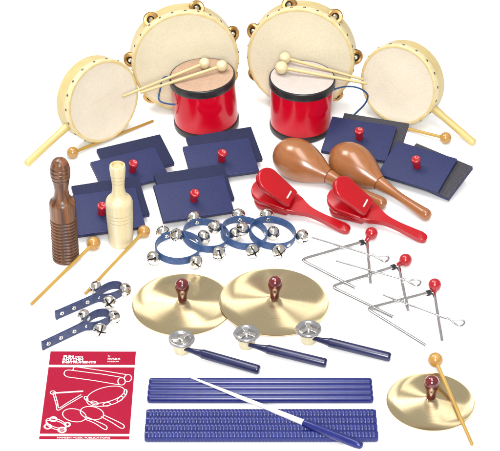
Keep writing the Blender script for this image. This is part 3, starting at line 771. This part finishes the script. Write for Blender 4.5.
def draw(name, lines):
    """white printed line work, each line a flat ribbon on the cover"""
    mb = MB()
    for q, (pts, w, closed) in enumerate(lines):
        zz = 1.56 + .03*q
        P = [V((*bk(30+u*.2461, 340+v*.2461), 0)) for u, v in pts]
        P = smooth_path(P, 8, closed); k = len(P)
        vs, fs = [], []
        for i in range(k):
            t = (P[(i+1) % k]-P[i-1]) if closed else P[min(i+1, k-1)]-P[max(i-1, 0)]
            t.normalize(); nn = V((-t.y, t.x, 0))*w*.5
            vs += [P[i]-nn+V((0, 0, zz)), P[i]+nn+V((0, 0, zz))]
        for i in range(k if closed else k-1):
            a, b = 2*i, 2*((i+1) % k); fs.append((a, a+1, b+1, b))
        mb.add(vs, fs)
    part(name, mb.mesh(name, 'ink_white', smooth=False), root)
def ell(cx, cy, a, b, deg=0, n=16):
    q = math.radians(deg)
    return [(cx+a*math.cos(t)*math.cos(q)-b*math.sin(t)*math.sin(q), cy+a*math.cos(t)*math.sin(q)+b*math.sin(t)*math.cos(q)) for t in [2*math.pi*i/n for i in range(n)]]
W = 0.85
def seg(*p): 
    out = []
    for a, b in zip(p, p[1:]):
        out += [(a[0]+(b[0]-a[0])*t, a[1]+(b[1]-a[1])*t) for t in (0, .33, .66)]
    return out+[p[-1]]
draw('stick_drawing', [(ell(372, 168, 15, 15, -50), W, True), (ell(398, 155, 15, 14, -50), W, True),
     (seg((366, 183), (260, 165), (150, 150)), W, False), (seg((372, 152), (300, 140), (158, 122)), W, False), ([(158, 122), (143, 126), (139, 140), (150, 150)], W, False),
     (seg((392, 141), (300, 126), (190, 110)), W, False), ([(190, 110), (179, 112), (174, 124)], W, False)])
draw('tambourine_drawing', [(ell(308, 222, 78, 30, -14), W, True), ([(228, 238), (240, 262), (290, 270), (350, 256), (388, 226), (392, 205)], W, False),
     (ell(262, 256, 15, 7, 15), W, True), (ell(312, 262, 15, 7, -5), W, True), (ell(366, 240, 14, 7, -35), W, True), (ell(228, 238, 9, 6, 50), W, True), (ell(388, 212, 6, 10, 10), W, True)])
draw('triangle_drawing', [(seg((92, 216), (216, 208)), 1.8, False), (seg((94, 220), (113, 286), (214, 228)), W, False), (seg((101, 216), (118, 276), (208, 222)), W, False), (ell(93, 214, 10, 7), W, True)])
draw('maraca_drawing', [(ell(180, 306, 48, 26, 10), W, True), (ell(252, 297, 48, 26, 10), W, True), ([(222, 322), (262, 338), (300, 362), (312, 362), (308, 348), (270, 330), (228, 312)], W, False),
     ([(288, 312), (330, 334), (368, 358), (382, 356), (378, 344), (340, 324), (296, 304)], W, False)])
draw('bracelet_drawing', [(ell(106, 346, 42, 17, 17), W, True), (ell(106, 338, 42, 17, 17), W, True), (ell(95, 322, 13, 9), 1.6, True), (ell(72, 352, 13, 9), 1.6, True), (ell(130, 366, 15, 10), 1.6, True), (ell(152, 344, 10, 8), 1.6, True)])
dg = None
def words(txt, u, v, width, height, bold=0.0, small=False):
    """lettering whose lower left corner is at pixel (u, v)"""
    c = bpy.data.curves.new('lettering', 'FONT'); c.body = txt; c.size = 1.0; c.offset = bold; c.extrude = 0.0; c.resolution_u = 3
    ob = bpy.data.objects.new('tmp', c); COL.objects.link(ob); bpy.context.view_layer.update()
    me = bpy.data.meshes.new_from_object(ob.evaluated_get(bpy.context.evaluated_depsgraph_get()))
    bpy.data.objects.remove(ob)
    xs = [q.co.x for q in me.vertices]; ys = [q.co.y for q in me.vertices]
    x0, x1, y0, y1 = min(xs), max(xs), min(ys), max(ys)
    px, py = bk(u, v); qx, _ = bk(u+width, v); _, qy = bk(u, v-height)
    for q in me.vertices:
        q.co = V((px + (q.co.x-x0)/(x1-x0)*(qx-px), py + (q.co.y-y0)/(y1-y0)*(qy-py), 1.57))*S
    me.materials.clear(); me.materials.append(M['ink_white'])
    part('lettering', me, root)
words('FUN', 63.4, 357.9, 10, 2.6, .05); words('WITH', 74.6, 357.8, 8.2, 1.7, .04)
words('RHYTHM', 62.6, 360.6, 20.5, 2.3, .05)
words('INSTRUMENTS', 62.0, 363.3, 34.0, 2.3, .05)
words('By', 107.9, 356.9, 2.4, 1.5, .02); words('FRANCES M.', 107.7, 359.7, 12.5, 1.8, .03); words('HUDSON', 107.5, 362.2, 11, 1.3, .03)
words('HANSEN MUSIC PUBLICATIONS', 57, 438.5, 53, 1.6, .02)

# ------------------------------------------------------------------ light
w = bpy.data.worlds.new('World'); scene.world = w; w.use_nodes = True
bg = w.node_tree.nodes['Background']; bg.inputs['Color'].default_value = (1, 1, 1, 1); bg.inputs['Strength'].default_value = 0.6
def area(name, loc, aim, sx, sy, watts, col=(1, 1, 1)):
    l = bpy.data.lights.new(name, 'AREA'); l.shape = 'RECTANGLE'; l.size, l.size_y, l.energy, l.color = sx, sy, watts, col
    o = bpy.data.objects.new(name, l); COL.objects.link(o); o.location = loc
    o.rotation_euler = (V(aim)-V(loc)).to_track_quat('-Z', 'Y').to_euler(); return o
area('overhead_softbox', (0.05, -0.30, 2.0), (0, 0, 0), 0.7, 1.9, 36)
area('key_softbox', (-0.75, 0.55, 1.5), (0, 0.02, 0), 0.55, 0.55, 17, (1, .985, .96))
area('front_softbox', (0.0, -2.2, 1.55), (0, 0, 0.05), 0.5, 0.9, 70)

# ------------------------------------------------------------------ camera and colour
cd = bpy.data.cameras.new('Camera'); cam = bpy.data.objects.new('Camera', cd); COL.objects.link(cam)
cam.location = CAM*S; cam.rotation_euler = FWD.to_track_quat('-Z', 'Y').to_euler()
cd.sensor_fit = 'HORIZONTAL'; cd.sensor_width = 36; cd.lens = 36*FOC/500; cd.clip_start = .05; cd.clip_end = 100
scene.camera = cam
vs_ = scene.view_settings
scene.display_settings.display_device = 'sRGB'
vs_.view_transform = 'Standard'; vs_.look = 'None'; vs_.exposure = 0; vs_.gamma = 1; vs_.use_curve_mapping = False
